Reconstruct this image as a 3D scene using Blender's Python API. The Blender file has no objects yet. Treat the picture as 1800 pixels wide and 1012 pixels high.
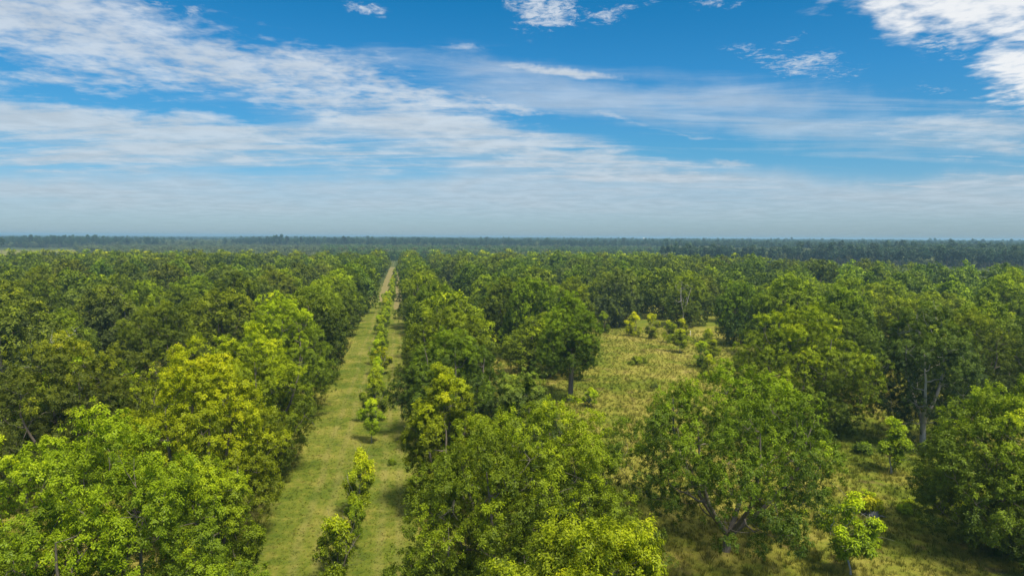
import bpy, math, random
import numpy as np
from mathutils import Vector, Matrix

# ------------------------------------------------------------------ camera, sky, sun, exposure
sc = bpy.context.scene
COL = sc.collection
R = math.radians
H = 25.0                                   # drone height
YAW = math.atan(195/1200.0)
ROLL = math.atan(10/1800.0)
PITCH = math.atan(90/1200.0)
SUN_EL, SUN_AZ = R(60), R(150)             # azimuth clockwise from +Y (down the lane)

cam_d = bpy.data.cameras.new('camera'); cam = bpy.data.objects.new('camera', cam_d); COL.objects.link(cam)
cam_d.sensor_width = 36.0; cam_d.lens = 36.0*1200/1800; cam_d.clip_start = 0.5; cam_d.clip_end = 30000
f = Vector((math.sin(YAW)*math.cos(PITCH), math.cos(YAW)*math.cos(PITCH), -math.sin(PITCH)))
r = Vector((math.cos(YAW), -math.sin(YAW), 0)); u = r.cross(f)
r2 = r*math.cos(ROLL) + u*math.sin(ROLL); u2 = u*math.cos(ROLL) - r*math.sin(ROLL)
M = Matrix((r2, u2, -f)).transposed().to_4x4(); M.translation = (0, 0, H)
cam.matrix_world = M
sc.camera = cam

sc.view_settings.view_transform = 'Standard'; sc.view_settings.look = 'None'
sc.view_settings.gamma = 1; sc.view_settings.exposure = 0.35
cy = sc.cycles
cy.use_denoising = True
cy.max_bounces = 6; cy.diffuse_bounces = 3; cy.glossy_bounces = 1; cy.transmission_bounces = 4
cy.volume_bounces = 0; cy.transparent_max_bounces = 6; cy.caustics_reflective = False; cy.caustics_refractive = False
cy.sample_clamp_indirect = 4

sun_d = bpy.data.lights.new('sun', 'SUN'); sun = bpy.data.objects.new('sun', sun_d); COL.objects.link(sun)
sun_d.energy = 4.5; sun_d.angle = R(10); sun_d.color = (1.0, 0.90, 0.70)
sd = Vector((math.sin(SUN_AZ)*math.cos(SUN_EL), math.cos(SUN_AZ)*math.cos(SUN_EL), math.sin(SUN_EL)))
sun.rotation_euler = sd.to_track_quat('Z', 'Y').to_euler()

# --- node helpers
class N:
    def __init__(s, nt): s.nt = nt
    def new(s, t, **k):
        n = s.nt.nodes.new(t)
        for a, b in k.items(): setattr(n, a, b)
        return n
    def put(s, sock, v):
        if hasattr(v, 'is_output') or isinstance(v, bpy.types.NodeSocket): s.nt.links.new(v, sock)
        elif v is not None: sock.default_value = v
    def math(s, op, a, b=None, c=None, clamp=False):
        n = s.new('ShaderNodeMath', operation=op, use_clamp=clamp)
        s.put(n.inputs[0], a)
        if b is not None: s.put(n.inputs[1], b)
        if c is not None: s.put(n.inputs[2], c)
        return n.outputs[0]
    def vmath(s, op, a, b=None):
        n = s.new('ShaderNodeVectorMath', operation=op)
        s.put(n.inputs[0], a)
        if b is not None: s.put(n.inputs[1], b)
        return n.outputs['Value'] if op in ('LENGTH', 'DOT_PRODUCT') else n.outputs[0]
    def noise(s, vec, scale, detail=4, rough=.55, dist=0, dims='3D'):
        n = s.new('ShaderNodeTexNoise', noise_dimensions=dims)
        s.put(n.inputs['Vector'], vec); n.inputs['Scale'].default_value = scale; n.inputs['Detail'].default_value = detail
        n.inputs['Roughness'].default_value = rough; n.inputs['Distortion'].default_value = dist
        return n.outputs['Fac']
    def mapr(s, v, a, b, c=0, d=1, smooth=True):
        n = s.new('ShaderNodeMapRange', interpolation_type='SMOOTHSTEP' if smooth else 'LINEAR')
        s.put(n.inputs['Value'], v)
        for k, x in zip(('From Min', 'From Max', 'To Min', 'To Max'), (a, b, c, d)): n.inputs[k].default_value = x
        return n.outputs['Result']
    def mix(s, fac, a, b, mode='MIX'):
        n = s.new('ShaderNodeMix', data_type='RGBA', blend_type=mode)
        s.put(n.inputs['Factor'], fac); s.put(n.inputs['A'], a); s.put(n.inputs['B'], b)
        return n.outputs['Result']
    def ramp(s, v, stops):
        n = s.new('ShaderNodeValToRGB'); e = n.color_ramp.elements
        while len(e) > 1: e.remove(e[-1])
        e[0].position = stops[0][0]; e[0].color = (*stops[0][1], 1)
        for p, c in stops[1:]: x = e.new(p); x.color = (*c, 1)
        s.put(n.inputs[0], v)
        return n.outputs[0]
    def comb(s, x, y, z):
        n = s.new('ShaderNodeCombineXYZ')
        for i, v in enumerate((x, y, z)): s.put(n.inputs[i], v)
        return n.outputs[0]

def world():
    w = bpy.data.worlds.new('World'); sc.world = w; w.use_nodes = True
    nt = w.node_tree; nt.nodes.clear(); n = N(nt)
    out = n.new('ShaderNodeOutputWorld'); bg = n.new('ShaderNodeBackground'); nt.links.new(bg.outputs[0], out.inputs[0])
    sky = n.new('ShaderNodeTexSky', sky_type='NISHITA')
    sky.sun_disc = False; sky.sun_elevation = SUN_EL; sky.sun_rotation = SUN_AZ; sky.altitude = 100
    sky.air_density = 1.0; sky.dust_density = 0.6; sky.ozone_density = 2.5
    tc = n.new('ShaderNodeTexCoord'); sep = n.new('ShaderNodeSeparateXYZ'); nt.links.new(tc.outputs['Generated'], sep.inputs[0])
    dx, dy, dz = sep.outputs
    fy = n.math('MULTIPLY_ADD', dx, math.sin(YAW), n.math('MULTIPLY', dy, math.cos(YAW)))
    rx = n.math('MULTIPLY_ADD', dx, math.cos(YAW), n.math('MULTIPLY', dy, -math.sin(YAW)))
    fm = n.math('MAXIMUM', fy, 0.08)
    U = n.math('DIVIDE', rx, fm); V = n.math('DIVIDE', dz, fm)
    # slight large warp of cloud bank outlines
    P = n.comb(U, V, 0.0)
    dzc = n.math('ADD', n.math('MAXIMUM', dz, 0.0), 0.07)
    px_ = n.math('DIVIDE', rx, dzc); py_ = n.math('DIVIDE', fy, dzc)
    plane = n.comb(px_, py_, 0.0)
    # cirrus running roughly left-near to right-far
    mp = n.new('ShaderNodeMapping'); n.put(mp.inputs[0], plane); mp.inputs['Rotation'].default_value = (0, 0, R(28)); mp.inputs['Scale'].default_value = (0.35, 1.25, 1)
    streak = n.noise(mp.outputs[0], 2.0, 8, .62, .5)
    mott = n.noise(plane, 11.0, 3, .55, .2)
    mott2 = n.noise(plane, 3.2, 7, .62, .3)
    warp = n.noise(P, 9.0, 5, .6)
    warp2 = n.noise(P, 3.0, 4, .5)
    low_edge = None
    Pw = n.comb(n.math('MULTIPLY_ADD', n.math('SUBTRACT', warp2, .5), .14, U),
                n.math('ADD', n.math('MULTIPLY_ADD', n.math('SUBTRACT', warp, .5), .05, V), n.math('MULTIPLY', n.math('SUBTRACT', warp2, .5), .02)), 0.0)
    def blob(px, py, a, b, ang, k, soft=0.0):
        """cloud bank centred on a sky direction; a, b half sizes, ang degrees (down to the right is negative)"""
        X = (px-900)/1200; Y = (506-py)/1200 - 0.004*(px-900)/900
        uu = X/(math.cos(PITCH)+Y*math.sin(PITCH)); vv = (-math.sin(PITCH)+Y*math.cos(PITCH))/(math.cos(PITCH)+Y*math.sin(PITCH))
        m = n.new('ShaderNodeMapping', vector_type='TEXTURE'); n.put(m.inputs[0], Pw)
        m.inputs['Location'].default_value = (uu, vv, 0); m.inputs['Rotation'].default_value = (0, 0, R(ang)); m.inputs['Scale'].default_value = (a/1200, b/1200, 1)
        L = n.vmath('LENGTH', m.outputs[0])
        return n.mapr(L, 1.5, 0.0, 0, k, True)
    def total(bl):
        t = None
        for b in bl:
            s_ = blob(*b); t = s_ if t is None else n.math('MAXIMUM', t, s_)
        return t
    mottled = total([(120, 60, 420, 100, -10, 1.0), (380, 112, 330, 68, -14, .95), (560, 125, 190, 48, -14, .9), (700, 165, 220, 30, -13, .85), (880, 190, 110, 10, -9, .7)])
    dense = total([(1720, 0, 250, 78, -4, 1.25), (1560, 20, 90, 48, -30, 1.1), (1790, 110, 95, 90, 10, 1.2), (1760, 150, 60, 50, 30, .9)])
    wisps = total([
        (60, 215, 400, 44, -6, 1.25), (330, 248, 420, 48, -3, 1.25), (760, 222, 330, 40, -12, 1.15), (900, 262, 320, 36, -8, 1.15), (1040, 300, 300, 24, -5, 1.1), (1690, 215, 260, 40, -4, .85), (1720, 305, 200, 22, 2, .9), (120, 285, 300, 30, -3, 1.0),
        (560, 285, 330, 24, -3, .6), (90, 150, 130, 14, -9, .5), (680, 210, 150, 18, -8, .9), (1190, 232, 80, 8, -12, .95), (1100, 213, 90, 7, -8, .7),
        (1010, 130, 150, 11, -7, 1.2), (930, 122, 70, 7, -4, .9),

        (1265, 283, 45, 7, -4, .9), (1780, 245, 160, 17, -3, .95), (1570, 237, 90, 9, -5, .6), (1690, 268, 70, 7, -3, .75), (1770, 305, 110, 13, 2, .9), (800, 85, 50, 6, -3, .5), (1740, 205, 90, 7, 8, .7)])
    thin = total([(1020, 165, 400, 52, -8, 1.05), (1380, 200, 560, 62, -5, 1.1), (300, 265, 600, 60, -2, 1.0), (800, 250, 500, 60, -10, 1.0), (1700, 230, 380, 50, -3, .9), (1150, 150, 300, 30, -10, .5), (120, 275, 420, 40, -2, .7), (1600, 225, 260, 30, -4, .7)])
    low = n.math('MULTIPLY', n.mapr(n.math('ADD', n.math('MULTIPLY_ADD', n.math('SUBTRACT', warp, .5), .035, V), n.math('MULTIPLY', n.math('SUBTRACT', warp2, .5), .09)), 0.108, 0.072, 0, 1), 1.0)
    small = total([(950, 24, 75, 36, -5, .75), (1075, 24, 60, 14, 0, .55), (1120, 3, 80, 12, 4, .6), (1235, 3, 70, 12, 0, .5), (1400, 105, 95, 20, -13, .75), (1395, 70, 26, 11, 20, .55), (637, 18, 36, 11, -3, .6), (340, 20, 34, 12, 0, .6), (275, 12, 60, 18, -10, .5), (1640, 149, 42, 8, -3, .6), (1640, 75, 60, 16, -10, .55)])
    low2 = n.math('MULTIPLY', low, n.mapr(V, 0.010, 0.045, 0.3, 1))
    def dens(c, nz, k, lo, hi, mx):
        v = n.math('ADD', c, n.math('MULTIPLY', n.math('SUBTRACT', nz, .5), k))
        v = n.math('MULTIPLY', n.mapr(v, lo, hi, 0, mx), n.math('MINIMUM', n.math('MULTIPLY', c, 6.0), 1.0))
        return v
    ms = n.math('ADD', n.math('MULTIPLY', mott, .42), n.math('ADD', n.math('MULTIPLY', streak, .28), n.math('MULTIPLY', mott2, .30)))
    d1 = dens(mottled, ms, 3.0, .22, 1.10, .80)
    ds = n.math('ADD', n.math('MULTIPLY', mott2, .6), n.math('MULTIPLY', mott, .4))
    d2 = dens(dense, ds, 3.4, .28, 1.25, .96)
    ws = n.math('ADD', n.math('MULTIPLY', streak, .6), n.math('MULTIPLY', mott2, .4))
    d3 = dens(wisps, ws, 4.4, .28, 1.3, .80)
    fine_ = n.noise(plane, 22.0, 6, .7, .6)
    d7 = dens(small, n.math('ADD', n.math('MULTIPLY', fine_, .5), n.math('MULTIPLY', mott2, .5)), 5.5, .25, 1.3, .75)
    d4 = dens(thin, streak, 2.4, .10, 1.25, .55)
    d5 = n.math('MULTIPLY', low2, n.mapr(n.noise(n.comb(n.math('MULTIPLY', U, 2.2), n.math('MULTIPLY', V, 16.0), 0.0), 1.6, 6, .6, .4), .3, .7, .50, .82))
    d6 = n.math('MULTIPLY', n.mapr(dz, .40, .62, 0, 1), n.mapr(mott2, .3, .6, .35, .9))   # thin broken cloud added overhead, above the frame, for soft top light
    inv = None
    for d in (d6, d7, d1, d2, d3, d4, d5):
        q = n.math('SUBTRACT', 1.0, d); inv = q if inv is None else n.math('MULTIPLY', inv, q)
    D = n.math('SUBTRACT', 1.0, inv)
    # clear-sky colour: Nishita, deeper and more saturated blue overhead, grey-blue haze low down
    el = n.math('MAXIMUM', dz, 0.0)
    tint = n.ramp(el, [(0.0, (0.36, 0.50, 0.70)), (0.05, (0.33, .49, .67)), (0.12, (0.20, .49, .64)), (0.22, (.12, .50, .70)), (.33, (.040, .46, .66)), (.6, (.10, .45, .70)), (1, (.2, .5, .7))])
    skc = n.mix(1.0, sky.outputs[0], tint, 'MULTIPLY')
    skc = n.mix(1.0, skc, (SKY_K, SKY_K, SKY_K, 1), 'MULTIPLY')
    cc = n.ramp(el, [(0.0, (.42, .55, .63)), (.06, (.54, .63, .71)), (.13, (.60, .69, .77)), (.3, (.76, .81, .86)), (1, (1.05, 1.04, 1.02))])
    shade = n.mapr(mott2, .3, .7, .88, 1.06)
    cc = n.mix(1.0, cc, n.comb(shade, shade, shade), 'MULTIPLY')
    bright = n.mix(d2, cc, (.93, .95, .97, 1))
    cck = n.mix(1.0, bright, (CL_K, CL_K, CL_K, 1), 'MULTIPLY')
    fin = n.mix(D, skc, cck)
    nt.links.new(fin, bg.inputs[0]); bg.inputs[1].default_value = 0.1
    w.cycles.sampling_method = 'MANUAL'; w.cycles.sample_map_resolution = 512
SKY_K, CL_K = 1.36, 7.6
world()

# ------------------------------------------------------------------ common helpers
def tag(o, label=None, cat=None, group=None, kind=None):
    for k, v in (('label', label), ('category', cat), ('group', group), ('kind', kind)):
        if v: o[k] = v
    return o

def mesh_np(name, verts, sizes, idx, attr=None, smooth=False):
    me = bpy.data.meshes.new(name)
    verts = np.asarray(verts, np.float32); idx = np.asarray(idx, np.int32).ravel(); sizes = np.asarray(sizes, np.int32)
    me.vertices.add(len(verts)); me.vertices.foreach_set('co', verts.ravel())
    me.loops.add(len(idx)); me.loops.foreach_set('vertex_index', idx)
    me.polygons.add(len(sizes)); st = np.zeros(len(sizes), np.int32); st[1:] = np.cumsum(sizes)[:-1]
    me.polygons.foreach_set('loop_start', st)
    if smooth: me.polygons.foreach_set('use_smooth', np.ones(len(sizes), bool))
    if attr is not None:
        a = me.attributes.new('tone', 'FLOAT', 'POINT'); a.data.foreach_set('value', np.asarray(attr, np.float32))
    me.update(calc_edges=True)
    return me

def obj(name, me, m=None, parent=None):
    o = bpy.data.objects.new(name, me); COL.objects.link(o)
    if m and not me.materials: me.materials.append(m)
    if parent: o.parent = parent
    return o

def norm(v): return v/np.maximum(np.linalg.norm(v, axis=-1, keepdims=True), 1e-9)

# ------------------------------------------------------------------ materials
def mat(name):
    m = bpy.data.materials.new(name); m.use_nodes = True; m.node_tree.nodes.clear()
    n = N(m.node_tree); out = n.new('ShaderNodeOutputMaterial')
    return m, n, out

def leaf_material(name, stops, trans=.38, gloss=.05, varh=.03, instance=False):
    m, n, out = mat(name)
    at = n.new('ShaderNodeAttribute', attribute_name='tone')
    col = n.ramp(at.outputs['Fac'], stops)
    oi = n.new('ShaderNodeObjectInfo')
    hs = n.new('ShaderNodeHueSaturation'); n.put(hs.inputs['Color'], col)
    n.put(hs.inputs['Hue'], n.mapr(oi.outputs['Random'], 0, 1, .5-varh*.75, .5+varh*.55, False))
    r2_ = n.math('FRACT', n.math('MULTIPLY', oi.outputs['Random'], 7.31))
    n.put(hs.inputs['Value'], n.mapr(r2_, 0, 1, .62 if instance else .82, 1.38 if instance else 1.15, False))
    c = n.mix(1.0, hs.outputs[0], oi.outputs['Color'], 'MULTIPLY') if not instance else hs.outputs[0]
    d = n.new('ShaderNodeBsdfDiffuse'); n.put(d.inputs[0], c)
    t = n.new('ShaderNodeBsdfTranslucent'); n.put(t.inputs[0], n.mix(1.0, c, (1.05, 1.2, .5, 1), 'MULTIPLY'))
    mx = n.new('ShaderNodeMixShader'); mx.inputs[0].default_value = trans
    n.nt.links.new(d.outputs[0], mx.inputs[1]); n.nt.links.new(t.outputs[0], mx.inputs[2])
    if gloss:
        g = n.new('ShaderNodeBsdfGlossy'); g.inputs['Roughness'].default_value = .45; g.inputs[0].default_value = (.8, .9, .8, 1)
        m2 = n.new('ShaderNodeMixShader'); m2.inputs[0].default_value = gloss
        n.nt.links.new(mx.outputs[0], m2.inputs[1]); n.nt.links.new(g.outputs[0], m2.inputs[2]); mx = m2
    n.nt.links.new(mx.outputs[0], out.inputs[0])
    return m

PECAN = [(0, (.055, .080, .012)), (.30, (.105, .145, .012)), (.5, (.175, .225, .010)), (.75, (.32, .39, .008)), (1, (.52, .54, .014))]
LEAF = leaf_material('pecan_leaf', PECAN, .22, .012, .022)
PINE = leaf_material('pine_foliage', [(0, (.025, .055, .028)), (.6, (.050, .10, .045)), (1, (.10, .16, .06))], .15, .03, .03, True)
GREY = leaf_material('far_broadleaf_foliage', [(0, (.08, .11, .05)), (.6, (.14, .175, .08)), (1, (.21, .25, .12))], .2, .0, .05, True)
YOUNGP = leaf_material('young_pine_foliage', [(0, (.06, .11, .035)), (.6, (.11, .18, .05)), (1, (.17, .26, .07))], .2, .0, .03, True)
FAROR = leaf_material('far_orchard_leaf', PECAN, .25, .0, .022, True)

def bark_material(name, a, b):
    m, n, out = mat(name)
    tc = n.new('ShaderNodeTexCoord'); mp = n.new('ShaderNodeMapping'); n.put(mp.inputs[0], tc.outputs['Object']); mp.inputs['Scale'].default_value = (4, 4, .8)
    nz = n.noise(mp.outputs[0], 3, 5, .65)
    c = n.ramp(nz, [(.3, a), (.7, b)])
    bs = n.new('ShaderNodeBsdfPrincipled'); n.put(bs.inputs['Base Color'], c); bs.inputs['Roughness'].default_value = .9
    bs.inputs['Specular IOR Level'].default_value = .15
    bp = n.new('ShaderNodeBump'); bp.inputs['Strength'].default_value = .6; bp.inputs['Distance'].default_value = .05; n.put(bp.inputs['Height'], nz); n.put(bs.inputs['Normal'], bp.outputs[0])
    n.nt.links.new(bs.outputs[0], out.inputs[0]); return m
BARK = bark_material('pecan_bark', (.10, .085, .07), (.24, .21, .18))
PALE = bark_material('pale_bark', (.26, .24, .22), (.50, .47, .44))
PBARK = bark_material('pine_bark', (.10, .085, .08), (.24, .21, .19))

def grass_colour(n, pos, fine=True):
    """straw / green patches shared by the ground sheet and the tufts that stand on it"""
    big = n.noise(pos, .045, 3, .5); mid = n.noise(pos, .22, 4, .6); sm = n.noise(pos, 1.1, 4, .65)
    v = n.math('ADD', n.math('MULTIPLY', big, .45), n.math('ADD', n.math('MULTIPLY', mid, .35), n.math('MULTIPLY', sm, .2)))
    c = n.ramp(v, [(.36, (.095, .14, .016)), (.46, (.145, .175, .022)), (.54, (.25, .24, .045)), (.64, (.33, .285, .085))])
    red = n.math('MULTIPLY', n.mapr(n.noise(pos, .35, 3, .5), .60, .70), .5)
    c = n.mix(red, c, (.17, .11, .06, 1))
    sep = n.new('ShaderNodeSeparateXYZ'); n.put(sep.inputs[0], pos)
    far = n.mapr(sep.outputs[1], 170, 420, 0, 1)
    farc = n.ramp(mid, [(.4, (.05, .075, .02)), (.6, (.085, .10, .035))])
    c = n.mix(far, c, farc)
    # mown lane greener
    lx = n.math('ABSOLUTE', n.math('ADD', sep.outputs[0], 5.0))
    lane = n.math('MULTIPLY', n.mapr(n.math('ADD', lx, n.math('MULTIPLY', mid, 2)), 9, 6.5, 0, .7), n.mapr(sep.outputs[1], 285, 240))
    c = n.mix(lane, c, n.ramp(n.math('ADD', n.math('MULTIPLY', mid, .6), n.math('MULTIPLY', sm, .4)), [(.38, (.065, .105, .015)), (.5, (.115, .148, .020)), (.62, (.21, .205, .042))]))
    for cx_ in (-8.4, -6.7, -1.9, -.3):     # faint wheel tracks either side of the saplings
        w_ = n.math('ABSOLUTE', n.math('ADD', n.math('ADD', sep.outputs[0], -cx_), n.math('MULTIPLY', n.math('SUBTRACT', big, .5), 2.0)))
        k_ = n.math('MULTIPLY', n.mapr(w_, .6, .1, 0, .35), n.mapr(mid, .35, .6, .2, 1))
        c = n.mix(k_, c, (.27, .235, .085, 1))
    return c, mid, sm

def ground_material():
    m, n, out = mat('grass_ground')
    geo = n.new('ShaderNodeNewGeometry'); pos = geo.outputs['Position']
    c, mid, sm = grass_colour(n, pos)
    fine = n.noise(pos, 6.0, 4, .7)
    c = n.mix(1.0, c, n.comb(*[n.mapr(fine, .25, .75, .80, 1.22, False)]*3), 'MULTIPLY')
    bs = n.new('ShaderNodeBsdfDiffuse'); n.put(bs.inputs[0], c)
    bp = n.new('ShaderNodeBump'); bp.inputs['Strength'].default_value = .6; bp.inputs['Distance'].default_value = .15
    n.put(bp.inputs['Height'], n.math('ADD', fine, sm)); n.put(bs.inputs['Normal'], bp.outputs[0])
    n.nt.links.new(bs.outputs[0], out.inputs[0]); return m

def soil_material(name, a, b, sc_=.3):
    m, n, out = mat(name)
    geo = n.new('ShaderNodeNewGeometry')
    nz = n.noise(geo.outputs['Position'], sc_, 6, .65)
    bs = n.new('ShaderNodeBsdfDiffuse'); n.put(bs.inputs[0], n.ramp(nz, [(.35, a), (.65, b)]))
    n.nt.links.new(bs.outputs[0], out.inputs[0]); return m

# ------------------------------------------------------------------ ground
GR = 9000.0
def ground():
    rs = [0, 30, 80, 160, 300, 500, 800, 1200, 1700, 2400, 3300, 4500, 6000, 7500, 9000]; na = 96
    v = [(0, 0, 0)]; rng = np.random.RandomState(3); ph = rng.rand(6)*6.28
    for rr in rs[1:]:
        for k in range(na):
            a = 2*math.pi*k/na; x, y = rr*math.sin(a), rr*math.cos(a)
            z = 0 if rr < 1300 else gz(x, y)
            v.append((x, y, z))
    idx = []; sizes = []
    for k in range(na): idx += [0, 1+(k+1) % na, 1+k]; sizes.append(3)
    for j in range(len(rs)-2):
        for k in range(na):
            a, b = 1+j*na+k, 1+j*na+(k+1) % na; idx += [a, b, b+na, a+na]; sizes.append(4)
    me = mesh_np('ground', v, sizes, idx, smooth=True)
    return tag(obj('ground', me, ground_material()), kind='structure')
def gz(x, y):
    d = math.hypot(x, y)
    k = min(max((d-1300)/1500, 0), 1)
    return k*(1.5*math.sin(x/900+1)+1.5*math.sin(y/1300+.4)+.8*math.sin((x+y)/500))
ground()

def sheet(name, poly, m, z=.05):
    me = bpy.data.meshes.new(name); me.from_pydata([(x, y, z) for x, y in poly], [], [list(range(len(poly)))]); me.update()
    if me.polygons[0].normal.z < 0: me.flip_normals()
    return tag(obj(name, me, m), kind='structure')

def strip_poly(x0, x1, y0, y1, seed, amp=.5, step=3.0):
    rng = random.Random(seed); L, Rr = [], []; y = y0; a = b = 0
    while y <= y1:
        a = a*.7+rng.uniform(-amp, amp)*.6; b = b*.7+rng.uniform(-amp, amp)*.6
        L.append((x0+a, y)); Rr.append((x1+b, y)); y += step
    return L + Rr[::-1]
tan = soil_material('bare_track_soil', (.15, .14, .05), (.28, .24, .11), .8)
for k, (x0, x1, y0, y1) in enumerate(((-9.2, -5.2, 262, 560), (-2.6, .6, 235, 545))):
    sheet('dirt_track', strip_poly(x0, x1, y0, y1, 5+k), tan, .012)
ochre = soil_material('ochre_field_grass', (.13, .14, .035), (.22, .20, .055), .03)
sheet('field', [(-1150, 1420), (-560, 1290), (-395, 935), (-330, 640), (-700, 640), (-900, 1100)], ochre, .15)
lime = soil_material('light_green_field_grass', (.10, .15, .04), (.15, .19, .06), .02)
sheet('field', [(-1500, 2150), (-1050, 2150), (-830, 1650), (-1250, 1600)], lime, .3)
sheet('field', [(-400, 1770), (100, 1810), (140, 1930), (-360, 1890)], lime, 1.8)
sheet('field', [(390, 1510), (750, 1435), (785, 1525), (405, 1625)], ochre, 1.2)
sheet('field', [(960, 2600), (1350, 2900), (1500, 3500), (1050, 3300)], lime, 4.2)

# ------------------------------------------------------------------ tree building
def tube_set(paths, sides=6):
    """paths: list of (points Nx3, radii N) -> one mesh's verts / faces"""
    V, I, off = [], [], 0
    for P, Rd in paths:
        P = np.asarray(P, float); k = len(P)
        T = norm(np.gradient(P, axis=0)); ref = np.array([0.31, .95, .05]); A = norm(np.cross(T, ref)); B = np.cross(T, A)
        ang = np.arange(sides)*2*math.pi/sides
        ring = P[:, None, :] + np.asarray(Rd)[:, None, None]*(A[:, None, :]*np.cos(ang)[None, :, None] + B[:, None, :]*np.sin(ang)[None, :, None])
        V.append(ring.reshape(-1, 3))
        for j in range(k-1):
            for s in range(sides):
                a = off+j*sides+s; b = off+j*sides+(s+1) % sides
                I += [a, b, b+sides, a+sides]
        off += k*sides
    return np.concatenate(V), I

def skeleton(rng, clumps, base_h, top_h, trunk_r, nlimb, lean=0.0, fork=.35):
    """trunk that forks into limbs, then boughs joining every clump to the nearest limb point"""
    paths = []; nodes = []
    fz = base_h
    tx, ty = rng.uniform(-1, 1)*lean, rng.uniform(-1, 1)*lean
    tp = np.array([[0, 0, -.15], [0, 0, .25], [tx*.3, ty*.3, fz*.5], [tx, ty, fz]])
    paths.append((tp, [trunk_r*1.5, trunk_r*1.12, trunk_r, trunk_r*.92]))
    nodes.append((tp[-1], trunk_r*.7))
    a0 = rng.uniform(0, 6.28)
    c = np.array(clumps)
    for i in range(nlimb):
        a = a0 + i*2*math.pi/nlimb + rng.uniform(-.35, .35)
        # aim each limb at the outer clump best matching its heading
        spread = rng.uniform(.32, .62); hgt = top_h*rng.uniform(.66, .84)
        rmax = np.abs(c[:, :2]).max()
        tip = np.array([tx+math.cos(a)*rmax*spread, ty+math.sin(a)*rmax*spread, hgt])
        n = 9; t = np.linspace(0, 1, n)[:, None]
        mid = tp[-1]*(1-t) + tip*t
        mid[:, :2] += (np.array([math.cos(a), math.sin(a)])*rmax*.14)*np.sin(t*math.pi)
        mid += np.cumsum(rng.normal(0, .11, (n, 3)), axis=0)*np.linspace(0, 1, n)[:, None]
        rr = trunk_r*.62*(1-t[:, 0])**.8 + .035*min(1.0, trunk_r/.22)
        paths.append((mid, rr)); nodes += [(mid[k], rr[k]) for k in range(1, n)]
    order = np.argsort(np.linalg.norm(c - np.array([tx, ty, fz]), axis=1))
    NP = [p for p, _ in nodes]; NR = [q for _, q in nodes]
    for j in order:
        q = c[j]; P = np.array(NP); d = np.linalg.norm(P-q, axis=1) + np.maximum(P[:, 2]-q[2]+.4, 0)*1.6
        k = int(np.argmin(d)); s = P[k]; L = np.linalg.norm(q-s)
        if L < .3: continue
        n = 5; t = np.linspace(0, 1, n)[:, None]
        m = s*(1-t)+q*t; m[:, 2] += -L*.10*np.sin(t[:, 0]*math.pi); m[1:-1] += rng.normal(0, .05*L, (n-2, 3))
        ks = min(1.0, trunk_r/.22); r0 = min(NR[k]*.75, (.035+.028*L)*ks); rr = np.linspace(r0, .02*ks, n)
        paths.append((m, rr)); NP += [m[2], m[3], m[4]]; NR += [rr[2], rr[3], rr[4]]
        for _ in range(3):       # twigs inside the clump
            e = q + rng.normal(0, .55, 3) + np.array([0, 0, .35]); tw = np.array([q, (q+e)/2+rng.normal(0, .08, 3), e]); paths.append((tw, [.022*ks, .016*ks, .008*ks]))
    return paths

def crown_clumps(rng, hh, rad, z0, n, lobes=.22, shell=.45, top=.62, holes=0, gap=1.5):
    """centres of leafy boughs through the volume of an uneven crown"""
    ph = rng.uniform(0, 6.28, 4); out = []; tries = 0; hz = (hh+z0)/2
    hole = [norm(rng.normal(0, 1, 3)+np.array([0, 0, -.2])) for _ in range(holes)]
    # a few boughs reach out beyond the rest
    plumes = [(rng.uniform(0, 6.28), rng.uniform(.15, .95)) for _ in range(7)]
    while len(out) < n and tries < 30000:
        tries += 1
        t = rng.uniform(0, 1); a = rng.uniform(0, 6.28)
        prof = math.sin(math.pi*min(max(t, 0), 1)**top)**.52 if t > 0 else 0     # widest below the middle
        w = 1 + lobes*(.6*math.sin(2*a+ph[0]) + .5*math.sin(3*a+ph[1]+3*t) + .4*math.sin(5*a+ph[2]-5*t))
        for pa, pt in plumes:
            w += .26*math.exp(-((math.cos(a-pa)-1)*6)**2 - ((t-pt)/.16)**2)
        q = rng.uniform(max(shell, .78), 1.0) if rng.uniform() < .8 else rng.uniform(.1, .78)
        rr = rad*prof*w*q*.88
        z = z0 + (hh-z0)*(t if q > .6 else t*.93) - .5
        p = np.array([rr*math.cos(a), rr*math.sin(a), z])
        dirn = norm(p-np.array([0, 0, hz]))
        if any(np.dot(dirn, h_) > .86 for h_ in hole): continue
        mind = gap
        if out and np.min(np.linalg.norm(np.array(out)-p, axis=1)) < mind*(rad/5.4): continue
        out.append(p)
    return np.array(out)

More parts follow.
